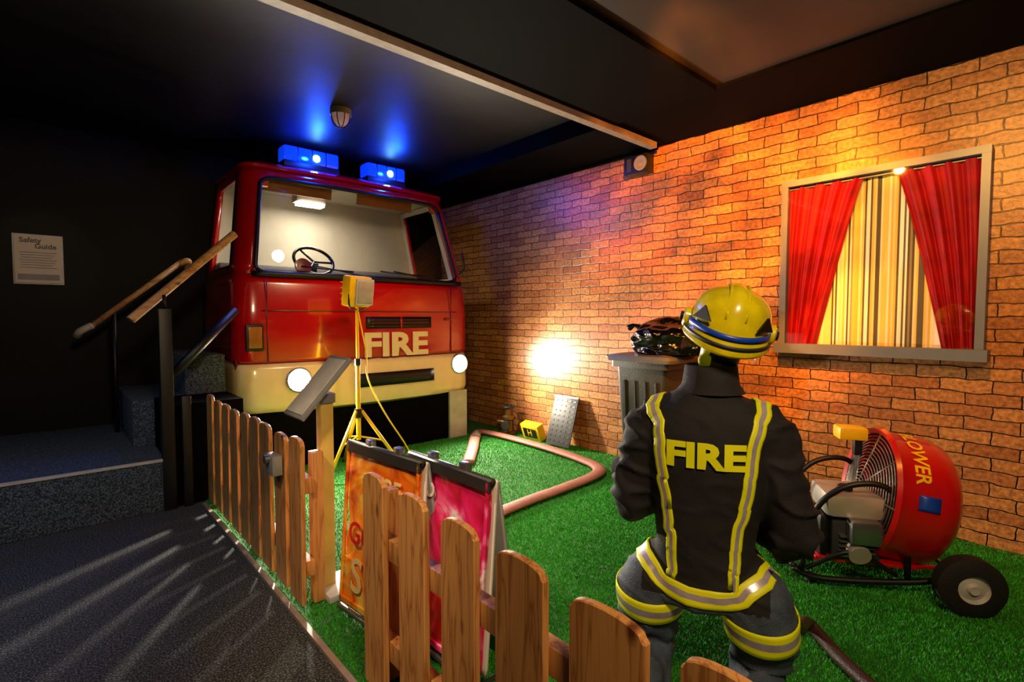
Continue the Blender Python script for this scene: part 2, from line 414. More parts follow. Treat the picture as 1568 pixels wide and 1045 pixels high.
xs=-.225; ww=.335; sx=xs+ww/2; sz=1.91
box(s,'frame',(sx,YB-.012,sz),(ww,.02,.44),LGREY,bev=.004)
box(s,'sheet',(sx,YB-.024,sz),(ww-.03,.004,.41),PAPER)
text(s,'title_a','Safety',(sx-.05,YB-.028,sz+.165),(1,0,0),(0,0,1),.06,DGREY,.001,.001)
text(s,'title_b','Guide',(sx+.05,YB-.028,sz+.115),(1,0,0),(0,0,1),.06,DGREY,.001,.001)
for k in range(7): box(s,'line_%d'%k,(sx-.005*(k%3),YB-.0275,sz+.06-.022*k),(ww-.09-.02*(k%3),.002,.006),GREY)
box(s,'swatch',(sx,YB-.0275,sz-.155),(ww-.06,.002,.05),GREY)

# ------------------------------------------------------------------ stairs
st=Root('stairs',(0,5.3,0))
def sb(nm,x0,x1,a0,a1,c0,c1,m,bev=0): box(st,nm,((x0+x1)/2,(a0+a1)/2,(c0+c1)/2),(x1-x0,a1-a0,c1-c0),m,bev=bev)
sb('step_lower',XL+.02,.60,4.42,YB-.02,.001,.375,STEPC,.008)
sb('nosing_lower',XL+.02,.60,4.412,4.43,.36,.379,LGREY)
sb('step_middle',.46,1.12,4.98,YB-.1,.375,.74,STEPC,.008)
sb('step_upper',.82,1.12,4.98,YB-.1,.74,1.08,STEPC,.008)
sb('side_panel',.60,1.12,4.44,4.95,.006,.76,BEAMB)
sb('newel_post',.575,.655,4.40,4.48,0,1.46,BLK,.006)
sb('inner_post',.70,.76,4.40,4.44,0,.82,BLK,.006)
tube(st,'stringer',[(.6,4.44,.92),(1.12,4.60,1.46)],.035,BLK,seg=8,sub=1)
def rail(root,name,a,b,wd,ht,m):
    a,b=V(a),V(b); d=(b-a).normalized(); s_=V((0,0,1)).cross(d).normalized(); u_=d.cross(s_)
    rg=[[p+s_*(x*wd/2)+u_*(y*ht/2) for x,y in ((-1,-.6),(-.6,-1),(.6,-1),(1,-.6),(1,.6),(.6,1),(-.6,1),(-1,.6))] for p in (a,b)]
    loft(root,name,rg,m)
hr=Root('handrail',(.8,4.5,1.7))
rail(hr,'rail',(.42,4.47,1.38),(1.13,4.62,2.07),.06,.055,PINE2)
tube(hr,'bracket',[(.62,4.44,1.465),(.62,4.46,1.56)],.012,BLK,seg=8,sub=1)
hr=Root('handrail',(.6,5.7,1.6))
tube(hr,'rail',[(.25,5.7,1.31),(.94,5.7,1.92)],.024,PINE2,seg=16,sub=1)
tube(hr,'end_low',[(.27,5.7,1.33),(.19,5.70,1.28),(.17,5.78,1.24)],.03,LGREY,seg=12)
tube(hr,'end_high',[(.92,5.7,1.90),(.99,5.70,1.93),(1.0,5.78,1.87)],.03,PINE2,seg=12)
tube(hr,'support_post',[(.42,5.75,.376),(.42,5.72,1.44)],.018,BLK,seg=10,sub=1)

# ------------------------------------------------------------------ fire engine cab
cab=Root('fire_engine_cab',(2.45,5.4,0))
YF=4.90; YBK=6.12
def outline(xl,xr,yf,yb,r,bulge=.05,ns=8,nc=6,nf=24):
    pts=[]
    for i in range(ns): pts.append((xl,yb+(yf+r-yb)*i/ns))
    for i in range(nc):
        a=math.pi+ (math.pi/2)*i/nc
        pts.append((xl+r+r*math.cos(a),yf+r+r*math.sin(a)))
    for i in range(nf+1):
        t=i/nf; pts.append((xl+r+(xr-xl-2*r)*t,yf-bulge*math.sin(math.pi*t)))
    for i in range(1,nc+1):
        a=-math.pi/2+(math.pi/2)*i/nc
        pts.append((xr-r+r*math.cos(a),yf+r+r*math.sin(a)))
    for i in range(1,ns+1): pts.append((xr,yf+r+(yb-yf-r)*i/ns))
    return pts
def shell(name,levels,m,thick=.03,skip=None,inner=None):
    rg=[[V((x,y,z)) for x,y in outline(xl,xr,yf,YBK,r,bu)] for z,xl,xr,yf,r,bu in levels]
    bm=bmesh.new(); L=[[bm.verts.new(p) for p in q] for q in rg]
    for j in range(len(L)-1):
        for i in range(len(L[0])-1):
            if skip and skip(i,j): continue
            bm.faces.new((L[j][i],L[j][i+1],L[j+1][i+1],L[j+1][i]))
    bmesh.ops.delete(bm,geom=[v for v in bm.verts if not v.link_faces],context='VERTS')
    ob=finish(cab,name,bm,[m,inner or m],True)
    s_=ob.modifiers.new('t','SOLIDIFY'); s_.thickness=thick; s_.offset=-1
    if inner: s_.material_offset=1
    return ob
L0,R0=1.19,3.73
WH=.985; ZB=1.79
shell('bumper',[(.51,L0+.05,R0-.05,YF+.05,.16,.05),(.54,L0+.01,R0-.01,YF+.01,.18,.06),(.60,L0,R0,YF-.01,.18,.06),(.93,L0,R0,YF-.01,.18,.06),(.98,L0+.01,R0-.01,YF+.015,.18,.06)],CREAM)
shell('front_panel',[(.985,L0+.01,R0-.01,YF+.02,.18,.06),(1.02,L0,R0,YF,.18,.06),(1.42,L0,R0,YF-.005,.18,.06),(1.46,L0,R0,YF+.0,.18,.06),(1.70,L0+.01,R0-.01,YF+.02,.18,.06),(1.79,L0+.03,R0-.03,YF+.05,.16,.05)],RED,inner=LINER)
nz=12; lv=[]
for k in range(nz+1):
    t=k/nz; lv.append((ZB+WH*t,L0+.03+.12*t,R0-.03-.20*t,YF+.05+.17*t,.14,.05-.01*t))
def skipw(i,j):
    if 14<=i<=37 and 0<=j<=10: return not((i in(14,37) and j in (10,)) )
    if 1<=i<=6 and 1<=j<=10: return True
    if 45<=i<=50 and 1<=j<=10: return True
    return False
shell('window_pillars',lv,RED,thick=.05,skip=skipw,inner=LINER)
l,r_,f=lv[-1][1],lv[-1][2],lv[-1][3]; ZT=ZB+WH
rr=[]
for z,ins in ((ZT,-.012),(ZT+.03,-.012),(ZT+.06,.03),(ZT+.09,.12),(ZT+.10,.35)):
    o=outline(l+ins,r_-ins,f+ins,YBK-max(ins,0),.14,.04); rr.append([V((x,y,z)) for x,y in o])
loft(cab,'roof',rr,RED,caps=True,closed=True)
def yfront(x,base=YF-.005,b=.06): 
    t=(x-L0-.18)/(R0-L0-.36); return base-b*math.sin(math.pi*max(0,min(1,t)))
box(cab,'roof_liner',((l+r_)/2,(f+YBK)/2+.03,ZT-.015),(r_-l-.12,YBK-f-.14,.02),LINER)
prism(cab,'rear_bulkhead',[(L0+.05,YBK-.04,.6),(R0-.05,YBK-.04,.6),(R0-.05,YBK-.04,ZB),(r_-.03,YBK-.04,ZT),(l+.03,YBK-.04,ZT),(L0+.05,YBK-.04,ZB)],(0,.03,0),LINER)
box(cab,'cab_floor',(2.45,5.6,1.08),(R0-L0-.1,1.0,.05),DGREY)
box(cab,'dashboard',(2.44,5.17,1.72),(2.1,.34,.16),BLK,bev=.04)
box(cab,'seat_back',(1.95,5.85,1.52),(.5,.14,.6),DGREY,bev=.05)
box(cab,'seat_back_b',(3.0,5.85,1.52),(.5,.14,.6),DGREY,bev=.05)
box(cab,'rear_shelf',(2.45,5.98,1.93),(2.3,.18,.05),GREY,bev=.01)
box(cab,'sun_visor_a',(1.83,5.20,2.66),(.70,.02,.14),VISOR,rot=(.2,0,0),bev=.008)
box(cab,'sun_visor_b',(2.78,5.20,2.66),(.66,.02,.14),VISOR,rot=(.2,0,0),bev=.008)
torus(cab,'steering_wheel',(1.98,5.18,1.96),(0,-.75,.66),.19,.016,BLKG)
cyl(cab,'steering_hub',(1.98,5.19,1.94),(1.98,5.26,1.84),.05,BLK)
for a in (0,120,240):
    x,y,d=frame((0,-.75,.66)); p=V((1.98,5.18,1.95)); q=p+(x*math.cos(math.radians(a))+y*math.sin(math.radians(a)))*.18
    tube(cab,'spoke_%d'%a,[p,q],.011,BLK,seg=8,sub=1)
lathe(cab,'wheel_badge',(1.80,4.985,1.88),(0,-1,.2),[(0,.075),(.02,.075),(.024,.055),(.02,.03),(.03,0)],REDD)
def wp(u,v):
    t=v; xl=L0+.03+.12*t+.14; xr=R0-.03-.20*t-.14
    return V((xl+(xr-xl)*u,YF+.05+.17*t-(.05-.01*t)*math.sin(math.pi*u),ZB+WH*t))
grid(cab,'windscreen',lambda u,v: wp(u,.02+.90*v)+V((0,.02,0)),20,10,WGLASS)
gp=[wp(min(1,max(0,x)),y) for x,y in rrect(.5,.46,.995,.90,.07,4)]
ext2=[]
for a,b in zip(gp,gp[1:]+gp[:1]):
    n=max(1,int((b-a).length/.12))
    for k in range(n):
        p=a.lerp(b,k/n); t=(p.z-ZB)/WH; xl=L0+.03+.12*t+.14; xr=R0-.03-.20*t-.14
        ext2.append(wp((p.x-xl)/(xr-xl),t)+V((0,-.010,0)))
ext2.append(ext2[0])
tube(cab,'windscreen_gasket',ext2,.020,BLK,seg=8,sub=1)
grid(cab,'scuttle',lambda u,v:(1.33+2.26*u,YF+.035-.05*math.sin(math.pi*u)-.012,1.765+.045*v),20,1,BLK,thick=.03)
for i,(xa,xb) in enumerate(((1.75,2.45),(2.55,3.25))):
    tube(cab,'wiper_arm_%d'%i,[(xb-.05,YF-.04,1.80),((xa+xb)/2,YF-.04,1.85),(xa+.15,YF-.02,1.88)],.007,BLK,seg=6)
    tube(cab,'wiper_blade_%d'%i,[(xa,YF-.02,1.87),(xb-.2,YF-.04,1.845)],.009,BLK,seg=6,sub=1)
def frontstrip(name,x0,x1,z0_,z1_,m,off=.004,n=16):
    def f(u,v):
        x=x0+(x1-x0)*u; return (x,yfront(x)-off,z0_+(z1_-z0_)*v)
    return grid(cab,name,f,n,1,m,thick=.008)
frontstrip('seam_upper',1.4,3.5,1.455,1.463,REDD)
frontstrip('seam_left',1.44,1.448,1.0,1.75,REDD,n=1)
frontstrip('seam_right',3.42,3.428,1.0,1.75,REDD,n=1)
frontstrip('grille_back',2.36,3.14,1.285,1.405,BLK,.006)
for k in range(3): frontstrip('grille_bar_%d'%k,2.40,3.10,1.305+.032*k,1.312+.032*k,REDD,.014)
frontstrip('grille_post',2.745,2.765,1.285,1.405,RED,.016,n=2)
frontstrip('bumper_slot',2.25,3.17,.70,.835,BLK,.016)
box(cab,'badge_handle',(3.38,YF-.03,1.38),(.10,.02,.03),REDD,bev=.005)
me=text_mesh('FIRE',.35,.0,.014)
xsr=[v.co.x for v in me.vertices]; ysr=[v.co.y for v in me.vertices]
for v in me.vertices:
    X=2.34+(v.co.x-min(xsr))/(max(xsr)-min(xsr))*.76; Z=.995+(v.co.y-min(ysr))/(max(ysr)-min(ysr))*.25
    v.co=V((X,yfront(X)-.008,Z))
me.materials.clear(); finish_me(cab,'fire_lettering',me,CREAM)
box(cab,'indicator_left',(1.34,YF-.005,1.22),(.15,.03,.24),BLK,bev=.02)
box(cab,'indicator_left_lens',(1.34,YF-.022,1.22),(.11,.02,.19),AMBER,bev=.008)
for nm,x,hz in (('left',1.70,.82),('right',3.54,.86)):
    lathe(cab,'headlight_bezel_'+nm,(x,yfront(x)-.005,hz),(0,-1,0),[(-.03,.115),(.02,.115),(.028,.105),(.02,.095),(.0,.07)],STEEL)
    cyl(cab,'headlight_lens_'+nm,(x,yfront(x)-.005,hz),(x,yfront(x)-.021,hz),.088,HEAD)
box(cab,'plinth',(2.45,5.5,.27),(2.44,1.2,.54),BEAMB)
box(cab,'plinth_post',(3.52,4.885,.275),(.24,.03,.55),LGREY)
box(cab,'side_lower_left',(L0+.03,5.55,.8),(.03,1.1,.5),REDD)
tube(cab,'mirror_arm',[(3.60,4.96,1.9),(3.63,4.9,1.98),(3.62,4.93,2.15)],.010,BLK,seg=8)
for i,(xa,xb) in enumerate(((1.72,2.27),(2.58,3.04))):
    yb_=5.3; zc=2.87
    box(cab,'beacon_base_%d'%i,((xa+xb)/2,yb_,zc+.02),(xb-xa,.2,.06),BLK,bev=.01)
    box(cab,'beacon_lens_%d'%i,((xa+xb)/2,yb_,zc+.12),(xb-xa,.19,.15),BLUEG,bev=.03)
    for k in (1,2,3): box(cab,'beacon_rib_%d_%d'%(i,k),(xa+(xb-xa)*k/4,yb_,zc+.12),(.012,.194,.142),BLK,bev=.004)
    lathe(cab,'beacon_bulb_%d'%i,((xa+xb)/2+.04,yb_-.098,zc+.11),(0,-1,0),[(0,.035),(.01,.03),(.014,0)],BLUEH)
box(cab,'cab_lamp',(2.02,5.36,2.545),(.26,.12,.03),CABL,bev=.008)
box(cab,'cab_lamp_stem',(2.02,5.38,2.66),(.3,.14,.20),LINER,bev=.01)

# ------------------------------------------------------------------ picket fence
fe=Root('picket_fence',(.86,2.5,0))
FX=.85
def picket(y,wd=.165,zt=.83,zb=.03,lean=0,i=0,dx=0):
    zs=zt-.030; out=[(y-wd/2,zb),(y+wd/2,zb),(y+wd/2,zs)]
    for k in range(9):
        a=math.pi*k/8
        out.append((y+(wd/2-.006)*math.cos(a),zs+.003+.027*math.sin(a)**.8))
    out.append((y-wd/2,zs))
    pl=[(FX+dx,p+lean*(q),q) for p,q in out]
    prism(fe,'picket_%02d'%i,pl,(.022,0,0),PINE,bev=.003)
i=0
for y,wd_,zt in ((-.15,.17,.73),(.12,.17,.75),(.395,.18,.785),(.66,.20,.785),(.93,.18,.803),(1.19,.165,.815),(1.445,.16,.824),(1.71,.155,.832)):
    picket(y,wd=wd_,i=i,zt=zt); i+=1
y=2.52
while y<4.32:
    picket(y,wd=.165,i=i,zt=.83+random.uniform(-.02,.015),lean=random.uniform(-.04,.03),dx=random.uniform(-.004,.004)); i+=1; y+=.2215
for nm,a,b in (('a',-.3,1.80),('b',2.44,4.36)):
    for z in (.60,.20): box(fe,'rail_%s_%d'%(nm,int(z*100)),(FX+.044,(a+b)/2,z-(.03 if nm=='a' and z>.5 else 0)),(.042,b-a,.075),PINE,bev=.004)
for y in (-.1,1.76,2.49,3.4,4.3): box(fe,'post_%d'%int(y*10+5),(FX+.094,y,.38),(.055,.055,.74),PINE,bev=.004)
box(fe,'latch_box',(FX-.03,2.72,.66),(.05,.12,.10),GREY,bev=.008)
cyl(fe,'latch_knob',(FX-.055,2.72,.69),(FX-.075,2.72,.69),.022,STEEL)

# ------------------------------------------------------------------ lectern
le=Root('lectern_sign',(1.02,2.56,0))
box(le,'post',(1.02,2.56,.51),(.065,.065,1.0),YELP,bev=.006)
box(le,'base',(1.08,2.53,.022),(.22,.24,.034),LGREY,bev=.006)
ang=math.atan2(.27,.24)
box(le,'panel',(.985,2.55,1.055),(.37,.24,.022),GREY,rot=(0,-ang,0),bev=.005)
box(le,'panel_sheet',(.985-.0095,2.55,1.055+.0085),(.33,.20,.006),LGREY,rot=(0,-ang,0))
box(le,'socket',(1.02,2.56,.995),(.08,.09,.05),GREY,bev=.006)

# ------------------------------------------------------------------ poster boards on the grass
def aframe(name,A,B,zt,mats,lab,seed,lean=.06,fr=None):
    A=V((A[0],A[1],0)); B=V((B[0],B[1],0)); mid=(A+B)/2
    r=Root(name,mid); d=(B-A).normalized(); n=V((0,0,1)).cross(d); 
    if n.x>0: n=-n
    Lg=(B-A).length
    def P(u,v,o): return A+d*(u*Lg)+V((0,0,zt*v))+n*(lean*(1-v)+o)
    def board(nm,u0,u1,v0,v1,o,m,th=.008,crump=0):
        def f(a,b):
            p=P(u0+(u1-u0)*a,v0+(v1-v0)*b,o)
            if crump: p=p+n*crump*(noise.noise(V((a*3+seed,b*3,0)))+.4*noise.noise(V((a*9+seed,b*7,2))))
            return p
        return grid(r,nm,f,20,24,m,thick=th)
    board('back_board',0,1,.08,1,-.014,WHITE,.012)
    board('poster',.01,.99,.10,.97,.010,mats[0],.003,.014)
    board('poster_footer',.01,.99,.10,.34,.022,mats[1],.003,.006)
    for k,(u0,u1,v0,v1) in enumerate(((-.01,1.01,.955,1.01),(0,1,.08,.11),(0,.02,.08,1),(.98,1,.08,1))):
        board('frame_%d'%k,u0,u1,v0,v1,.026,GRATE if not k else (fr or LGREY),.014)
    tube(r,'top_roller',[P(-.01,1.0,.015),P(1.01,1.0,.015)],.017,DGREY,seg=12,sub=1)
    b0=P(-.02,0,.02); b0.z=.03; b1=P(1.02,0,.02); b1.z=.03
    tube(r,'base_tube',[b0,b1],.014,STEEL,seg=10,sub=1)
    def rear(a,b): return A+d*(a*Lg)+V((0,0,zt*.98*b+.01))-n*(.12*(1-b)+.02)
    grid(r,'rear_panel',rear,2,2,GREY,thick=.012)
    for u in (.05,.95):
        p0=P(u,.0,.0); p0.z=.018; p1=P(u,.12,.0)
        tube(r,'foot_%d'%int(u*100),[p0-n*.12,p0,p1],.011,STEEL,seg=8,sub=1)
    xd=d if d.cross(V((0,0,1))).dot(n)>0 else -d
    for k,(body,u,v,sz,mm) in enumerate(lab):
        c=P(u,v,.034); up=(P(0,1,0)-P(0,0,0)).normalized()
        text(r,'words_%d'%k,body,c,xd,up,sz,mm,.001,.002)
    for u in (.3,.7):
        c=P(u,1.02,.01); box(r,'clip_%d'%int(u*10),c,(.03,.05,.05),STEEL,bev=.006)
aframe('pavement_sign',(1.07,2.34),(1.13,1.80),.80,(FLAME,FLAME),[('FIRE',.62,.82,.11,ORNG),('GO',.3,.5,.14,REDP),('S',.25,.26,.22,ORNG)],1,fr=FLAME)
aframe('pavement_sign',(1.20,2.00),(1.21,1.45),.79,(PINK,REDP),[('RED',.25,.86,.09,WHITE)],5,fr=PINK)

# ------------------------------------------------------------------ tripod work light
tr=Root('tripod_work_light',(2.04,4.35,0))
c=V((2.04,4.35,0))
cyl(tr,'mast_lower',c+V((0,0,.30)),c+V((0,0,1.0)),.02,YEL)
cyl(tr,'mast_upper',c+V((0,0,1.0)),c+V((0,0,1.50)),.014,YEL)
cyl(tr,'collar_a',c+V((0,0,.50)),c+V((0,0,.58)),.034,BLK)
cyl(tr,'collar_b',c+V((0,0,.97)),c+V((0,0,1.03)),.028,BLK)
for k,a in enumerate((205,325,85)):
    d=V((math.cos(math.radians(a)),math.sin(math.radians(a)),0))
    tube(tr,'leg_%d'%k,[c+V((0,0,.56))+d*.03,c+d*.40+V((0,0,.02))],.015,YEL,seg=10,sub=1)
    tube(tr,'brace_%d'%k,[c+V((0,0,.33)),c+d*.20+V((0,0,.29))],.008,YEL,seg=8,sub=1)
    cyl(tr,'foot_%d'%k,c+d*.395+V((0,0,.035)),c+d*.415+V((0,0,.004)),.018,BLK)
tube(tr,'yoke',[c+V((-.10,-.06,1.60)),c+V((-.09,-.05,1.49)),c+V((0,0,1.47)),c+V((.10,.03,1.49)),c+V((.11,.05,1.60))],.008,BLK,seg=8)
Rz=Euler((math.radians(8),0,math.radians(10))).to_matrix()
box(tr,'lamp_housing',c+V((0,0,1.63)),(.23,.12,.27),YEL,rot=Rz,bev=.02)
box(tr,'lamp_bezel',c+V((0,0,1.63))+Rz@V((.03,-.07,0)),(.18,.03,.23),LGREY,rot=Rz,bev=.008)
box(tr,'lamp_glass',c+V((0,0,1.63))+Rz@V((.03,-.087,0)),(.155,.01,.19),LENS,rot=Rz,bev=.003)
for k in range(4): box(tr,'fin_%d'%k,c+V((0,0,1.55+.05*k))+Rz@V((0,.07,0)),(.22,.03,.01),YEL,rot=Rz)
tube(tr,'cable',[c+V((.0,-.02,1.45)),c+V((.05,-.06,1.1)),c+V((.08,-.03,.85)),c+V((.22,-.04,.55)),c+V((.42,-.02,.25)),c+V((.58,.0,.04)),c+V((.8,-.05,.014))],.007,YEL,seg=8)

# ------------------------------------------------------------------ hoses on the turf
h=Root('fire_hose',(3.2,3.6,0))
tube(h,'hose_run',[(3.80,4.86,.035),(3.84,4.5,.035),(3.84,4.0,.035),(3.82,3.65,.035),(3.76,3.2,.035),(3.66,2.92,.036),(3.45,2.80,.036),(3.0,2.76,.035),(2.6,2.74,.035),(2.2,2.68,.035),(1.9,2.5,.035)],.060,HOSE,seg=14,flat=.45,sub=8)
tube(h,'hose_branch',[(3.78,4.84,.036),(3.55,4.60,.036),(3.25,4.25,.036),(2.88,3.84,.035)],.060,HOSE,seg=14,flat=.45,sub=8)
cyl(h,'coupling_a',(3.54,4.56,.052),(3.64,4.68,.052),.048,STEEL)
v=Root('hydrant_valve',(4.06,4.60,0))
c=V((4.06,4.60,0))
lathe(v,'base',c+V((0,0,.005)),(0,0,1),[(0,0),(0,.10),(.03,.10),(.04,.06),(.16,.055),(.18,.08),(.21,.08),(.23,.05),(.30,.04),(.31,.0)],BRASS,seg=24)
cyl(v,'outlet_a',c+V((0,0,.13)),c+V((-.10,-.06,.13)),.04,BRASS)
cyl(v,'outlet_cap',c+V((-.09,-.055,.13)),c+V((-.12,-.075,.13)),.052,DGREY)
cyl(v,'outlet_b',c+V((0,0,.13)),c+V((-.04,.14,.13)),.04,BRASS)
torus(v,'handwheel',c+V((0,0,.33)),(0,0,1),.06,.01,DGREY)
tube(v,'handwheel_bar',[c+V((-.06,0,.33)),c+V((.06,0,.33))],.008,DGREY,seg=8,sub=1)
v=Root('yellow_hazard_box',(4.06,4.18,0))
Rb=Euler((0,math.radians(-20),0)).to_matrix(); cb_=V((4.06,4.18,.108))
box(v,'case',cb_,(.10,.28,.19),YEL,rot=Rb,bev=.01)
box(v,'label',cb_+Rb@V((-.052,0,0)),(.006,.20,.11),BLK,rot=Rb)
text(v,'mark','H',cb_+Rb@V((-.057,0,0)),(0,-1,0),Rb@V((0,0,1)),.11,YEL,.001)
v=Root('metal_grating_panel',(4.08,3.76,0))
Rp=Euler((0,math.radians(17),0)).to_matrix()
box(v,'plate',(4.09,3.76,.28),(.012,.34,.54),GRATE,rot=Rp,bev=.003)
for a in range(5):
    for b in range(9):
        p=V((4.09,3.76,.28))+Rp@V((-.008,-.13+.065*a,-.22+.055*b))
        box(v,'slot_%d_%d'%(a,b),p,(.004,.035,.016),BLK,rot=Rp)
box(v,'rim',V((4.09,3.76,.28))+Rp@V((-.004,0,.262)),(.022,.34,.014),STEEL,rot=Rp)

# ------------------------------------------------------------------ wheelie bin
b=Root('wheelie_bin',(3.82,2.44,0))
bc=V((3.82,2.44,0))
def rect(cx,cy,hx,hy,z,r=.03):
    return [V((x,y,z)) for x,y in rrect(cx,cy,2*hx,2*hy,r,3)]
loft(b,'body',[rect(bc.x,bc.y,.17,.18,.06),rect(bc.x,bc.y,.18,.19,.10),rect(bc.x,bc.y,.235,.235,.98),rect(bc.x,bc.y,.27,.27,.985),rect(bc.x,bc.y,.27,.27,1.04)],BIN)
loft(b,'lid',[rect(bc.x,bc.y,.29,.30,1.035),rect(bc.x,bc.y,.295,.305,1.06),rect(bc.x,bc.y,.28,.29,1.085),rect(bc.x,bc.y,.2,.21,1.10)],BINL)
for k in range(4): box(b,'rib_%d'%k,(bc.x-.222,bc.y-.15+.10*k,.60),(.02,.02,.55),BIN,rot=(0,math.radians(-3.6),0))
tube(b,'handle',[(bc.x-.2,bc.y+.28,1.03),(bc.x-.2,bc.y+.36,1.06),(bc.x+.2,bc.y+.36,1.06),(bc.x+.2,bc.y+.28,1.03)],.015,BIN,seg=8,sub=1)
for s_ in (-1,1): lathe(b,'wheel_%d'%(s_+1),(bc.x+.2*s_,bc.y+.20,.104),(1,0,0),[(-.025,0),(-.025,.085),(-.015,.1),(.015,.1),(.025,.085),(.025,0)],RUB)
g=Root('bin_bag',(3.78,2.36,1.1))
bm=bmesh.new(); bmesh.ops.create_icosphere(bm,subdivisions=6,radius=1)
for vv in bm.verts:
    p=vv.co.copy(); k=1.04+.22*noise.noise(p*1.5+V((3,1,0)))-.12*abs(noise.noise(p*2.6))-.045*abs(noise.noise(p*6))
    vv.co=V((p.x*.27*k,p.y*.33*k,max(-.085,p.z*.20*k)))+V((3.82,2.31,1.188))
finish(g,'bag',bm,BAG,'all')
tube(g,'tied_neck',[(3.74,2.50,1.29),(3.70,2.57,1.33),(3.70,2.63,1.31)],[.04,.015,.03],BAG,seg=9,sub=4)

# ------------------------------------------------------------------ ventilation fan
fa=V((-.55,.835,0)).normalized(); fs=V((.835,.55,0)).normalized(); FC=V((3.385,.60,0))
fan=Root('ventilation_fan',FC)
def F(a,s_,z): return FC+fa*a+fs*s_+V((0,0,z))
zc=.450; R=.33
tilt=(fa*math.cos(.16)+V((0,0,math.sin(.16)))).normalized()
cc=F(.09,-.01,zc)
lathe(fan,'shroud',cc,tilt,[(-.19,.0),(-.19,R-.12),(-.175,R-.06),(-.14,R-.02),(-.07,R),(.07,R),(.11,R+.015),(.13,R+.005),(.12,R-.02),(.06,R-.03),(-.1,R-.04)],FANR,seg=64)
for k in range(16): torus(fan,'grille_ring_%02d'%k,cc+tilt*(.115+.004*(15-k)),tilt,.03+.0188*k,.0032,FANG,seg=48,rs=6)
x_,y_,d_=frame(tilt)
for k in range(8):
    a=2*math.pi*k/8; o=x_*math.cos(a)+y_*math.sin(a)
    tube(fan,'grille_spoke_%d'%k,[cc+tilt*.177,cc+tilt*.115+o*.315],.005,FANG,seg=6,sub=1)
for k in range(7):
    a=2*math.pi*k/7; o=x_*math.cos(a)+y_*math.sin(a); t=tilt.cross(o)
    prism(fan,'blade_%d'%k,[cc+tilt*.05+o*.04-t*.02,cc+tilt*.03+o*.26-t*.05,cc+tilt*-.02+o*.27+t*.05,cc+tilt*0+o*.04+t*.03],tilt*.006,DGREY)
def wrap(body,size,a0,t0,m,nm):
    me=text_mesh(body,size,0,.002)
    for q in me.vertices:
        an=math.radians(a0)-q.co.x/(R+.004)
        rad=(-fs*math.cos(an)+V((0,0,1))*math.sin(an)); rad=(rad-tilt*rad.dot(tilt)).normalized()
        q.co=cc+rad*(R+.004)+tilt*(t0-q.co.y)
    me.materials.clear(); return finish_me(fan,nm,me,m)
LP=wrap('BLOWER',.09,58,.02,YEL,'rim_lettering')
def lab(u,v):
    an=.10+.22*u; rd=(-fs*math.cos(an)+V((0,0,1))*math.sin(an)); rd=(rd-tilt*rd.dot(tilt)).normalized()
    return cc+rd*(R+.004)+tilt*(-.01+.09*(v-.5))
grid(fan,'label',lab,6,2,BLUS,thick=.002)
def RB(nm,a,s_,z,size,m,bev=.012,tz=0): 
    Rm=Matrix((fa,fs,V((0,0,1)))).transposed(); return box(fan,nm,F(a,s_,z),size,m,rot=Rm,bev=bev)
e0=-.10; ea=-.03
RB('engine_block',.36+ea,e0,.26,(.22,.24,.20),DGREY)
RB('engine_fuel_tank',.37+ea,e0,.44,(.27,.30,.12),ENG,.035)
RB('engine_recoil_cover',.50+ea,e0,.27,(.05,.22,.22),BLK,.03)
RB('engine_muffler',.34+ea,e0-.16,.33,(.14,.09,.12),STEEL,.02)
RB('engine_air_filter',.34+ea,e0+.20,.37,(.14,.09,.14),BLK,.03)
lathe(fan,'fuel_cap',F(.39+ea,e0-.04,.50),(0,0,1),[(0,.035),(.02,.035),(.026,.028),(.026,0)],BLK,seg=20)
for k in range(5): RB('engine_fin_%d'%k,.36+ea,e0-.13,.19+.025*k,(.16,.04,.006),STEEL,0)
cyl(fan,'cylinder_head',F(.36+ea,e0-.12,.23),F(.36+ea,e0-.18,.21),.05,ENG)
cyl(fan,'drive_shaft',F(.18,0,zc-.1),F(.26,-.04,.35),.03,STEEL)
lathe(fan,'recoil_disc',F(.525+ea,e0,.27),fa,[(0,.085),(.012,.08),(.016,.04),(.02,0)],FANG,seg=28)
RB('base_plate',.28,-.02,.150,(.46,.38,.02),FANR,.004)
for sd in (-1,1):
    s_=.22*sd
    tube(fan,'skid_%d'%sd,[F(-.16,s_,.14),F(.1,s_,.08),F(.48,s_,.05),F(.62,s_,.09)],.016,BLK,seg=10)
    tube(fan,'hoop_%d'%sd,[F(.10,s_,.10),F(.13,s_*1.15,.40),F(.22,s_*1.15,.56),F(.40,s_*1.1,.54),F(.53,s_,.38),F(.58,s_,.08)],.015,BLK,seg=10)
    tube(fan,'red_rail_%d'%sd,[F(-.14,s_*.8,.150),F(.62,s_*.8,.14)],.014,FANR,seg=8,sub=1)
tube(fan,'cross_brace',[F(.16,-.25,.12),F(.36,-.26,.22),F(.56,-.23,.10)],.012,BLK,seg=8)
tube(fan,'front_bar',[F(.61,-.22,.10),F(.65,0,.09),F(.61,.22,.10)],.015,BLK,seg=10)
tube(fan,'handle',[F(.56,.20,.28),F(.72,.19,.50),F(.74,.16,.64),F(.68,0,.70),F(.73,-.12,.66),F(.72,-.15,.5),F(.56,-.19,.30)],.014,BLK,seg=10)
for s_ in (-.17,.17): cyl(fan,'foot_%d'%int(s_*100),F(.52,s_,.05),F(.52,s_,.004),.02,RUB,r1=.03)
tube(fan,'axle',[F(-.10,-.34,.14),F(-.10,.34,.14)],.012,STEEL,seg=8,sub=1)
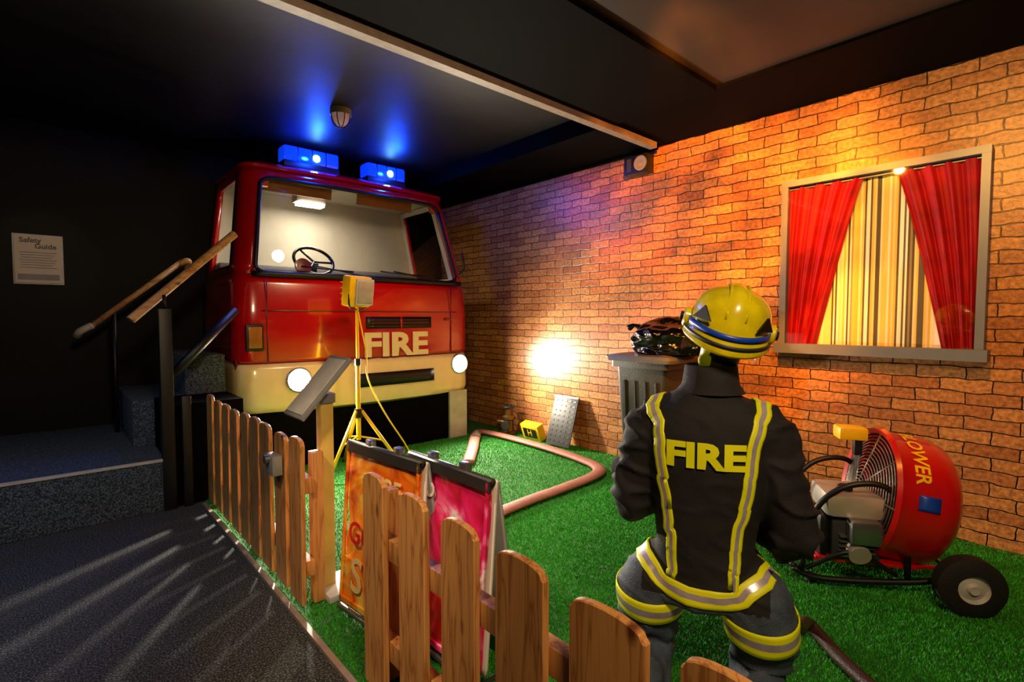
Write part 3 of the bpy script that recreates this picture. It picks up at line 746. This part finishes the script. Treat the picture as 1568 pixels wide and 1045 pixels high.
for k,s_ in enumerate((-.33,.33)):
    wc=F(-.10,s_,.144)
    lathe(fan,'tyre_%d'%k,wc,fs,[(-.045,.065),(-.045,.115),(-.03,.138),(.03,.138),(.045,.115),(.045,.065)],RUB,seg=40)
    lathe(fan,'hub_%d'%k,wc,fs,[(-.046,0),(-.05,.02),(-.034,.028),(-.026,.055),(-.040,.07),(.040,.07),(.026,.055),(.05,.02),(.046,0)],LGREY,seg=32)
RB('yellow_guard',.27,.08,.76,(.14,.12,.07),YEL,.015)
RB('guard_bracket',.24,.06,.71,(.04,.04,.14),BLK,.006)

# ------------------------------------------------------------------ firefighter
fwd=V((.9,.435,0)).normalized(); rotz=math.atan2(fwd.y,fwd.x)-math.pi/2
rgt=V((fwd.y,-fwd.x,0)); FP=V((1.80,.87,0))-rgt*.055
ff=Root('firefighter',FP,rotz,local=True)
def ell(cx,cy,hx,hy,z,n=36,p=2.4):
    out=[]
    for i in range(n):
        a=2*math.pi*i/n; ca,sa=math.cos(a),math.sin(a)
        out.append(V((cx+hx*math.copysign(abs(ca)**(2/p),ca),cy+hy*math.copysign(abs(sa)**(2/p),sa),z)))
    return out
pieces=[]
pieces.append([ell(0,.0,hx,hy,z) for z,hx,hy in ((.385,.165,.165),(.42,.170,.165),(.50,.168,.155),(.60,.172,.145),(.74,.190,.15),(.88,.210,.155),(.98,.222,.15),(1.05,.208,.135),(1.10,.16,.11),(1.135,.105,.09),(1.17,.08,.08),(1.22,.075,.075))])
for sd,el,wr in ((-1,(-.268,.01,.70),(-.09,.36,.64)),(1,(.285,.0,.63),(.10,.34,.60))):
    pieces.append(tube_rings([(.09*sd,0,1.05),(.16*sd,0,1.03),(.205*sd,0,.97),(.236*sd,0,.86),el,(el[0]*.75,.16,el[2]-.03),wr],[.07,.085,.090,.086,.078,.070,.055],seg=18,sub=4))
LEG={-1:[(-.08,.02,.48),(-.15,.0,.43),(-.19,-.01,.36),(-.205,.03,.24),(-.21,.10,.12),(-.20,-.05,.10),(-.20,-.22,.10),(-.20,-.36,.10)],
      1:[(.08,.02,.48),(.15,-.03,.43),(.185,-.05,.36),(.195,-.0,.24),(.195,.08,.12),(.19,-.08,.10),(.19,-.25,.10),(.19,-.39,.10)]}
for sd,P in LEG.items():
    pieces.append(tube_rings(P,[.11,.118,.122,.110,.10,.094,.085,.07],seg=18,sub=4))
    e=V(P[-1]); pieces.append(tube_rings([e+V((0,.05,.0)),e+V((0,-.04,.01)),e+V((0,-.12,-.02)),e+V((0,-.14,-.05))],[.065,.065,.055,.04],seg=14,sub=3))
bm=bmesh.new()
for rg in pieces:
    L=[[bm.verts.new(p) for p in r] for r in rg]; n=len(rg[0])
    for a,b_ in zip(L[:-1],L[1:]):
        for i in range(n): bm.faces.new((a[i],a[(i+1)%n],b_[(i+1)%n],b_[i]))
    bm.faces.new(list(reversed(L[0]))); bm.faces.new(L[-1])
bmesh.ops.recalc_face_normals(bm,faces=bm.faces)
me=bpy.data.meshes.new('raw'); bm.to_mesh(me); bm.free()
tmp=bpy.data.objects.new('raw',me); COL.objects.link(tmp)
rm=tmp.modifiers.new('r','REMESH'); rm.mode='VOXEL'; rm.voxel_size=.0085
sm=tmp.modifiers.new('s','SMOOTH'); sm.iterations=10; sm.factor=.6
dg=bpy.context.evaluated_depsgraph_get(); dg.update()
body=bpy.data.meshes.new_from_object(tmp.evaluated_get(dg)); bpy.data.objects.remove(tmp)
nrm=[v.normal.copy() for v in body.vertices]
for v_,n_ in zip(body.vertices,nrm):
    p=v_.co
    a=.012*noise.noise(V((p.x*4,p.y*4,p.z*6)))
    q=noise.noise(V((p.x*7+p.z*6,p.y*6,p.z*11)))
    arm=min(1,max(0,(abs(p.x)-.18)/.06)) if p.z>.5 else (.7 if p.z<.27 else .15)
    a+=.019*(max(0,1-abs(q)*4.0)-.25)*(.18+.82*arm)
    if p.z>1.13: a*=.3
    if p.z<.03: a=0
    v_.co=p+n_*a
    if v_.co.z<.024: v_.co.z=.024
body.materials.clear()
for m_ in (JACK,TROU,BOOT): body.materials.append(m_)
for p in body.polygons:
    c_=p.center; p.use_smooth=True
    if c_.z<.415: p.material_index=1
    if c_.z<.52 and c_.z>=.395 and abs(c_.x)>.21: p.material_index=1
    if c_.y<-.33 and c_.z<.25: p.material_index=2
bodyo=bpy.data.objects.new('body',body); COL.objects.link(bodyo); bodyo.parent=ff.o
bvh=BVHTree.FromPolygons([v_.co.copy() for v_ in body.vertices],[tuple(p.vertices) for p in body.polygons])
def strip(name,path,width,cols=6,mats=(HIV,SILV),pat=None,off=.005,sub=8,closed=False,w1=None):
    P=catmull(path,sub) if sub>1 else [V(p) for p in path]
    pat=pat or [0,0,1,1,0,0]; rows=[]
    C=[]
    for p in P:
        h_=bvh.find_nearest(p); C.append((h_[0],h_[1]))
    K=len(C)
    for i,(c_,n_) in enumerate(C):
        if closed: t=(C[(i+1)%K][0]-C[(i-1)%K][0])
        else: t=(C[min(i+1,K-1)][0]-C[max(i-1,0)][0])
        wd_=width if w1 is None else width+(w1-width)*i/(K-1)
        t=t.normalized(); nn=sum((C[max(0,min(K-1,i+k))][1] for k in(-2,-1,0,1,2)),V((0,0,0))).normalized()
        s_=t.cross(nn).normalized(); row=[]
        for k in range(cols+1):
            q=c_+s_*(wd_*(k/cols-.5)); hh=bvh.find_nearest(q); row.append(hh[0]+hh[1]*off)
        rows.append(row)
    if closed: rows.append(rows[0])
    bm=bmesh.new(); L=[[bm.verts.new(p) for p in r] for r in rows]
    for a,b_ in zip(L[:-1],L[1:]):
        for k in range(cols):
            f=bm.faces.new((a[k],a[k+1],b_[k+1],b_[k])); f.material_index=pat[k]
    ob=finish(ff,name,bm,list(mats),'all')
    s2=ob.modifiers.new('t','SOLIDIFY'); s2.thickness=.004; s2.offset=0
    return ob
strip('brace_strip_left',[(-.17,.12,1.08),(-.18,.02,1.13),(-.19,-.10,1.08),(-.195,-.2,.98),(-.185,-.2,.86),(-.165,-.2,.72),(-.145,-.2,.58),(-.135,-.2,.50)],.055,w1=.036)
strip('brace_strip_right',[(.17,.12,1.08),(.18,.02,1.13),(.19,-.10,1.08),(.195,-.2,.98),(.18,-.2,.86),(.155,-.2,.72),(.13,-.2,.58),(.12,-.2,.50)],.055,w1=.036)
def ringpath(cx,cy,hx,hy,z,n=48,tilt=0): return [V((cx+hx*math.cos(2*math.pi*i/n),cy+hy*math.sin(2*math.pi*i/n),z+tilt*math.sin(2*math.pi*i/n))) for i in range(n)]
strip('hem_strip',ringpath(0,0,.18,.17,.475,tilt=.035),.062,sub=1,closed=True)
# leg bands: cast outwards from each leg's axis so they stay level
def legband(name,cx,cy,zc_,hw,tl):
    rows=[]
    for i in range(41):
        a=2*math.pi*i/40; dx,dy=math.cos(a),math.sin(a); row=[]
        for k in range(7):
            z=zc_+hw*(k/6-.5)+tl*dy
            h_=bvh.ray_cast(V((cx,cy,z)),V((dx,dy,0))); dd=min((h_[0]-V((cx,cy,z))).length if h_[0] else .12,.135)
            row.append(V((cx+dx*(dd+.005),cy+dy*(dd+.005),z)))
        rows.append(row)
    for k in range(7):
        ds=[(V((r[k].x-cx,r[k].y-cy,0))).length for r in rows]
        for i in range(40):
            d_=sum(ds[(i+j)%40] for j in (-2,-1,0,1,2))/5+.003; a=2*math.pi*i/40
            rows[i][k]=V((cx+math.cos(a)*d_,cy+math.sin(a)*d_,rows[i][k].z))
        rows[40][k]=rows[0][k].copy()
    bm=bmesh.new(); L=[[bm.verts.new(p) for p in r] for r in rows]
    for a,b_ in zip(L[:-1],L[1:]):
        for k in range(6):
            f=bm.faces.new((a[k],a[k+1],b_[k+1],b_[k])); f.material_index=1 if k in(2,3) else 0
    ob=finish(ff,name,bm,[HIV,SILV],'all'); s2=ob.modifiers.new('t','SOLIDIFY'); s2.thickness=.004
legband('leg_strip_left',-.195,.0,.355,.085,.03)
legband('leg_strip_right',.188,-.04,.345,.085,.03)
def around(c,axis,r,n=32):
    x,y,d=frame(axis); return [V(c)+x*(r*math.cos(2*math.pi*i/n))+y*(r*math.sin(2*math.pi*i/n)) for i in range(n)]
strip('cuff_strip_left',around((-.13,.28,.655),(.5,.85,-.1),.075),.045,sub=1,closed=True)
strip('cuff_strip_right',around((.14,.27,.61),(-.5,.85,-.1),.075),.045,sub=1,closed=True)
me=text_mesh('FIRE',.13,0,.006)
xsr=[v_.co.x for v_ in me.vertices]; ysr=[v_.co.y for v_ in me.vertices]
for v_ in me.vertices:
    X=-.126+(v_.co.x-min(xsr))/(max(xsr)-min(xsr))*.256; Z=.886+(v_.co.y-min(ysr))/(max(ysr)-min(ysr))*.09
    h_=bvh.ray_cast(V((X,-1,Z)),V((0,1,0))); v_.co=V((X,(h_[0].y if h_[0] else -.15)-.009,Z))
me.materials.clear(); finish_me(ff,'back_lettering',me,HIV)
rg=[]
for z,rx,ry in ((1.13,.118,.108),(1.16,.098,.095),(1.225,.090,.090),(1.23,.084,.084),(1.18,.078,.078)): rg.append(ell(.01,.0,rx,ry,z,p=2))
loft(ff,'collar',rg,JACK,caps=False,smooth='all')
hd=V((.065,.03,1.37)); HR=(Euler((0,math.radians(13),0)).to_matrix()@Euler((math.radians(6),0,math.radians(6))).to_matrix()); HS=.93
def H(x,y,z): return hd+HR@(V((x,y,z))*HS)
tube(ff,'neck',[(.02,0,1.14),(.03,.01,1.22),H(0,-.01,-.08)],[.065,.06,.06],BOOT,seg=18)
rg=[]
for z,hx,fy,by in ((-.125,.02,.06,-.0),(-.12,.035,.085,.02),(-.10,.052,.098,-.04),(-.06,.066,.100,-.075),(-.02,.073,.098,-.092),(.02,.076,.098,-.098),(.06,.072,.088,-.092),(.09,.05,.06,-.06),(.105,.0,.0,0)):
    r=[]
    for i in range(32):
        a=2*math.pi*i/32; sy=math.sin(a); r.append(H(hx*math.cos(a),(fy*sy if sy>0 else -by*sy),z))
    rg.append(r)
loft(ff,'head',rg,SKIN,smooth='all')
loft(ff,'nose',[[H(*p) for p in q] for q in (((-.006,.095,.02),(.006,.095,.02),(.0,.103,.02)),((-.014,.094,-.025),(.014,.094,-.025),(0,.122,-.028)),((-.012,.094,-.038),(.012,.094,-.038),(0,.112,-.038)))],SKIN)
for sd in (-1,1):
    sphere(ff,'eye_%d'%sd,H(.030*sd,.085,.015),.012,WHITE,u=14,v=10); sphere(ff,'iris_%d'%sd,H(.030*sd,.094,.015),.006,DGREY,u=10,v=8)
    sphere(ff,'ear_%d'%sd,H(.076*sd,-.005,-.005),(.010,.020,.032),SKIN,u=14,v=10)
tube(ff,'mouth',[H(-.024,.092,-.062),H(0,.100,-.064),H(.024,.092,-.062)],.006,REDD,seg=8)
rg=[]
for z,s_ in ((-.16,.078),(-.10,.082),(-.04,.090),(.02,.092)):
    rg.append([H(s_*.92*math.cos(a),-.01+s_*1.1*math.sin(a),z) for a in [math.pi*(1+ i/20) -.35 for i in range(21)]])
loft(ff,'flash_hood',rg,BOOT,caps=False,closed=False,smooth='all').modifiers.new('t','SOLIDIFY').thickness=.006
rg=[]; nn=72
prof=((-.078,1.08),(-.070,1.11),(-.045,1.04),(-.02,1.0),(.02,.985),(.055,.935),(.085,.83),(.108,.67),(.123,.47),(.131,.25),(.134,.04))
for z,k in prof:
    r=[]
    for i in range(nn):
        a=2*math.pi*i/nn; ca,sa=math.cos(a),math.sin(a)
        hx=.146*k; hy=(.175 if sa>0 else .185)*k
        zz=z
        if z<-.03: zz=z-.030*max(0,-sa)**2+.02*max(0,sa)
        comb=.013*math.exp(-(ca*k/.20)**4)*(1 if z>-.01 else 0)
        r.append(H(hx*ca,hy*sa-.005,zz+comb+.02))
    rg.append(r)
ho=loft(ff,'helmet_shell',rg,HELM,caps=False,smooth='all'); so=ho.modifiers.new('t','SOLIDIFY'); so.thickness=.006; so.offset=-1
for sx_ in (-.032,.032):
    pts=[]
    for k in range(17):
        a=math.radians(8+164*k/16); pts.append(H(sx_,.172*math.cos(a)-.008,.020+.142*math.sin(a)))
    tube(ff,'helmet_rib_%d'%int(sx_*1000),pts,.006,HELM,seg=8,sub=1)
def hband(name,z0_,z1_,kx,m,a0=175,a1=365):
    def f(u,v):
        a=math.radians(a0+(a1-a0)*u); sa=math.sin(a); z=z0_+(z1_-z0_)*v
        dz=-.022*max(0,-sa)**2
        return H(.1465*kx*math.cos(a),.185*kx*sa-.005,z+dz+.02)
    grid(ff,name,f,50,2,m,thick=.005)
hband('helmet_blue_band',-.030,-.008,1.025,BLUS)
hband('helmet_lower_band',-.058,-.045,1.075,DGREY)
for sd in (-1,1):
    c_=H(.145*sd,.0,.0); ax=HR@V((sd,0,0))
    lathe(ff,'visor_pivot_%d'%sd,c_,ax,[(0,.036),(.018,.036),(.024,.028),(.024,.0)],HELM,seg=24)
    lathe(ff,'visor_knob_%d'%sd,c_+ax*.024,ax,[(0,.018),(.010,.016),(.012,0)],BLK,seg=20)
    # dark triangular vent lying on the shell
    tri=[]
    for t0,zz in ((-28,-.002),(-62,-.002),(-46,.050)):
        a=math.radians(t0); kk=.985 if zz<.02 else .945
        tri.append(H(sd*.146*kk*math.cos(a),.185*kk*math.sin(a)-.005,zz+.02))
    nrm_=(HR@V((.68*sd,-.72,.15))).normalized()
    prism(ff,'side_vent_%d'%sd,[p+nrm_*.012 for p in tri],nrm_*.008,BLK)
    tube(ff,'chin_strap_%d'%sd,[H(.10*sd,-.02,-.04),H(.085*sd,.0,-.09),H(.03*sd,.05,-.135)],.008,HIV,seg=8,flat=.5)
def pk(u,v):
    a=math.radians(10+160*u); return H(.148*(1+.18*v)*math.cos(a),.175*(1+.28*v)*math.sin(a),-.03-.03*v)
grid(ff,'helmet_peak',pk,24,3,HELM,thick=.005)
grid(ff,'face_visor',lambda u,v:H(.152*math.cos(math.radians(15+150*u)),.20*math.sin(math.radians(15+150*u)),-.03-.11*v),24,4,mat_glass('visor_glass_mat',(.9,.95,1,1),.12),thick=.003)
tube(ff,'hood_yellow_tab',[H(-.055,-.09,-.075),H(-.06,-.10,-.12),H(-.05,-.085,-.17)],[.02,.024,.018],HIV,seg=10,flat=.5)
noz=[(.02,.30,.60),(.0,.45,.64),(-.02,.62,.70)]
def hand(sd,wr,grip):
    wr=V(wr); grip=V(grip); dr=(grip-wr).normalized(); ax=(V(noz[2])-V(noz[0])).normalized()
    pm=wr.lerp(grip,.75)
    loft(ff,'palm_%d'%sd,tube_rings([wr-dr*.02,wr+dr*.03,pm,grip+V((0,0,.03))],[.036,.040,.042,.030],seg=14,sub=3,flat=1.0),GLOVE,smooth='all')
    lens=[.9,1.0,.95,.78]
    for k in range(4):
        b0=grip+ax*(.036-.024*k)+V((.02*sd,0,.028))
        L_=lens[k]
        p=[b0,b0+V((-.022*sd,0,.022))*L_,b0+V((-.050*sd,0,.008))*L_,b0+V((-.056*sd,0,-.022))*L_,b0+V((-.040*sd,0,-.042))*L_]
        tube(ff,'finger_%d_%d'%(sd,k),p,[.0115,.011,.0105,.010,.008],GLOVE,seg=10,sub=3)
    b0=grip+ax*.03+V((.025*sd,0,-.005))
    tube(ff,'thumb_%d'%sd,[b0,b0+ax*.028+V((-.002*sd,0,-.02)),b0+ax*.035+V((-.022*sd,0,-.034)),b0+ax*.03+V((-.042*sd,0,-.034))],[.014,.0125,.011,.009],GLOVE,seg=10,sub=3)
hand(-1,(-.09,.36,.64),(-.025,.48,.635))
hand(1,(.10,.34,.60),(.035,.40,.605))
lathe(ff,'branch_pipe',noz[0],V(noz[2])-V(noz[0]),[(0,0),(0,.03),(.12,.03),(.13,.022),(.28,.020),(.29,.034),(.35,.036),(.36,.02),(.36,0)],STEEL,seg=24)
Ri=Matrix.Rotation(-rotz,3,'Z')
def loc(p): return Ri@(V(p)-FP)
tube(ff,'held_hose',[noz[0],(.09,.20,.56),(.20,.16,.44),(.32,.20,.22),loc((2.45,.78,.05)),loc((2.30,.60,.035)),loc((2.15,.38,.035)),loc((2.0,.1,.035)),loc((1.7,-.3,.035))],.027,HOSED,seg=14,sub=8)

# ------------------------------------------------------------------ lights
def light(kind,name,loc_,energy,col,target=None,gobo=None,**k):
    l_=bpy.data.lights.new(name,kind); l_.energy=energy; l_.color=hexc(col)[:3]
    for a,v_ in k.items(): setattr(l_,a,v_)
    if gobo:
        l_.use_nodes=True; nt=l_.node_tree; em=[n for n in nt.nodes if n.type=='EMISSION'][0]
        tc=N(nt,'ShaderNodeTexCoord'); no=N(nt,'ShaderNodeTexNoise'); no.inputs['Scale'].default_value=gobo; no.inputs['Detail'].default_value=2
        nt.links.new(tc.outputs['Normal'],no.inputs['Vector'])
        mr=N(nt,'ShaderNodeMapRange'); mr.inputs['From Min'].default_value=.40; mr.inputs['From Max'].default_value=.66
        mr.inputs['To Min'].default_value=.35; mr.inputs['To Max'].default_value=2.2
        nt.links.new(no.outputs['Fac'],mr.inputs['Value']); nt.links.new(mr.outputs[0],em.inputs['Strength'])
    o=bpy.data.objects.new(name,l_); COL.objects.link(o); o.location=loc_
    if target: o.rotation_euler=(V(target)-V(loc_)).to_track_quat('-Z','Y').to_euler()
    return o
light('SPOT','headlight_beam',(1.70,4.72,.82),330,'#fff0d8',(1.2,1.5,.4),spot_size=2.5,spot_blend=.7,shadow_soft_size=.04)
light('SPOT','headlight_beam',(3.54,4.75,.86),300,'#fff0d8',(3.2,1.5,.35),spot_size=2.7,spot_blend=.7,shadow_soft_size=.04)
light('POINT','beacon_glow',(1.98,4.98,2.98),32,'#1040ff',shadow_soft_size=.04)
light('POINT','beacon_glow',(2.82,4.98,2.98),24,'#1040ff',shadow_soft_size=.04)
light('AREA','cab_interior_light',(2.2,5.6,2.6),13,'#fff2e0',(2.2,5.7,0),size=.3)
light('SPOT','flame_spot',(2.0,1.3,2.85),720,'#ff9224',(4.22,2.1,2.05),spot_size=1.35,spot_blend=1,shadow_soft_size=.04,gobo=6)
light('SPOT','window_spot',(2.0,.5,2.85),240,'#ffb04c',(4.22,.6,1.5),spot_size=1.5,spot_blend=1,shadow_soft_size=.05)
light('AREA','walkway_light',(.3,-.6,2.85),70,'#ffd9a8',(1.5,1.8,.4),size=.5)
light('SPOT','poster_fill',(-.5,1.2,2.8),190,'#ffe0b8',(1.1,1.95,.5),spot_size=.75,spot_blend=.8,shadow_soft_size=.08)  # added fill, no fixture of the room: brightens the poster boards
light('SPOT','engine_front_spot',(2.0,2.9,3.0),120,'#ffcf9a',(2.4,4.9,1.1),spot_size=1.1,spot_blend=.9,shadow_soft_size=.08)
light('SPOT','turf_fill',(3.0,3.0,2.9),330,'#fff2c8',(2.5,2.9,0),spot_size=1.1,spot_blend=.9,shadow_soft_size=.08)  # added fill that boosts the headlights' pool on the turf; no lamp hangs here
light('SPOT','stair_spot',(-1.2,2.6,2.85),95,'#b8d0f4',(-.1,4.0,.2),spot_size=1.3,spot_blend=.9,shadow_soft_size=.1)
light('SPOT','carpet_spot',(-1.9,1.6,2.4),60,'#c8d4f8',(-.75,2.7,0),spot_size=.9,spot_blend=.9,shadow_soft_size=.1)
light('SPOT','sign_spot',(-.1,4.4,2.9),12,'#ffe8d8',(-.05,6.2,1.9),spot_size=.5,spot_blend=.8,shadow_soft_size=.05)
wd=bpy.data.worlds.new('world'); scene.world=wd; wd.use_nodes=True
wd.node_tree.nodes['Background'].inputs[0].default_value=(.10,.085,.07,1); wd.node_tree.nodes['Background'].inputs[1].default_value=.3

# ------------------------------------------------------------------ camera
cd=bpy.data.cameras.new('camera'); cam=bpy.data.objects.new('camera',cd); COL.objects.link(cam)
cd.sensor_width=36; cd.lens=36*791/1568; cd.clip_start=.03
cam.location=(0,0,1.4)
yaw=math.radians(41.8); pit=math.atan(36.5/791)
dirv=V((math.sin(yaw)*math.cos(pit),math.cos(yaw)*math.cos(pit),-math.sin(pit)))
cam.rotation_euler=dirv.to_track_quat('-Z','Y').to_euler()
scene.camera=cam
try:
    scene.view_settings.view_transform='Standard'; scene.view_settings.look='None'
except Exception as e: print(e)
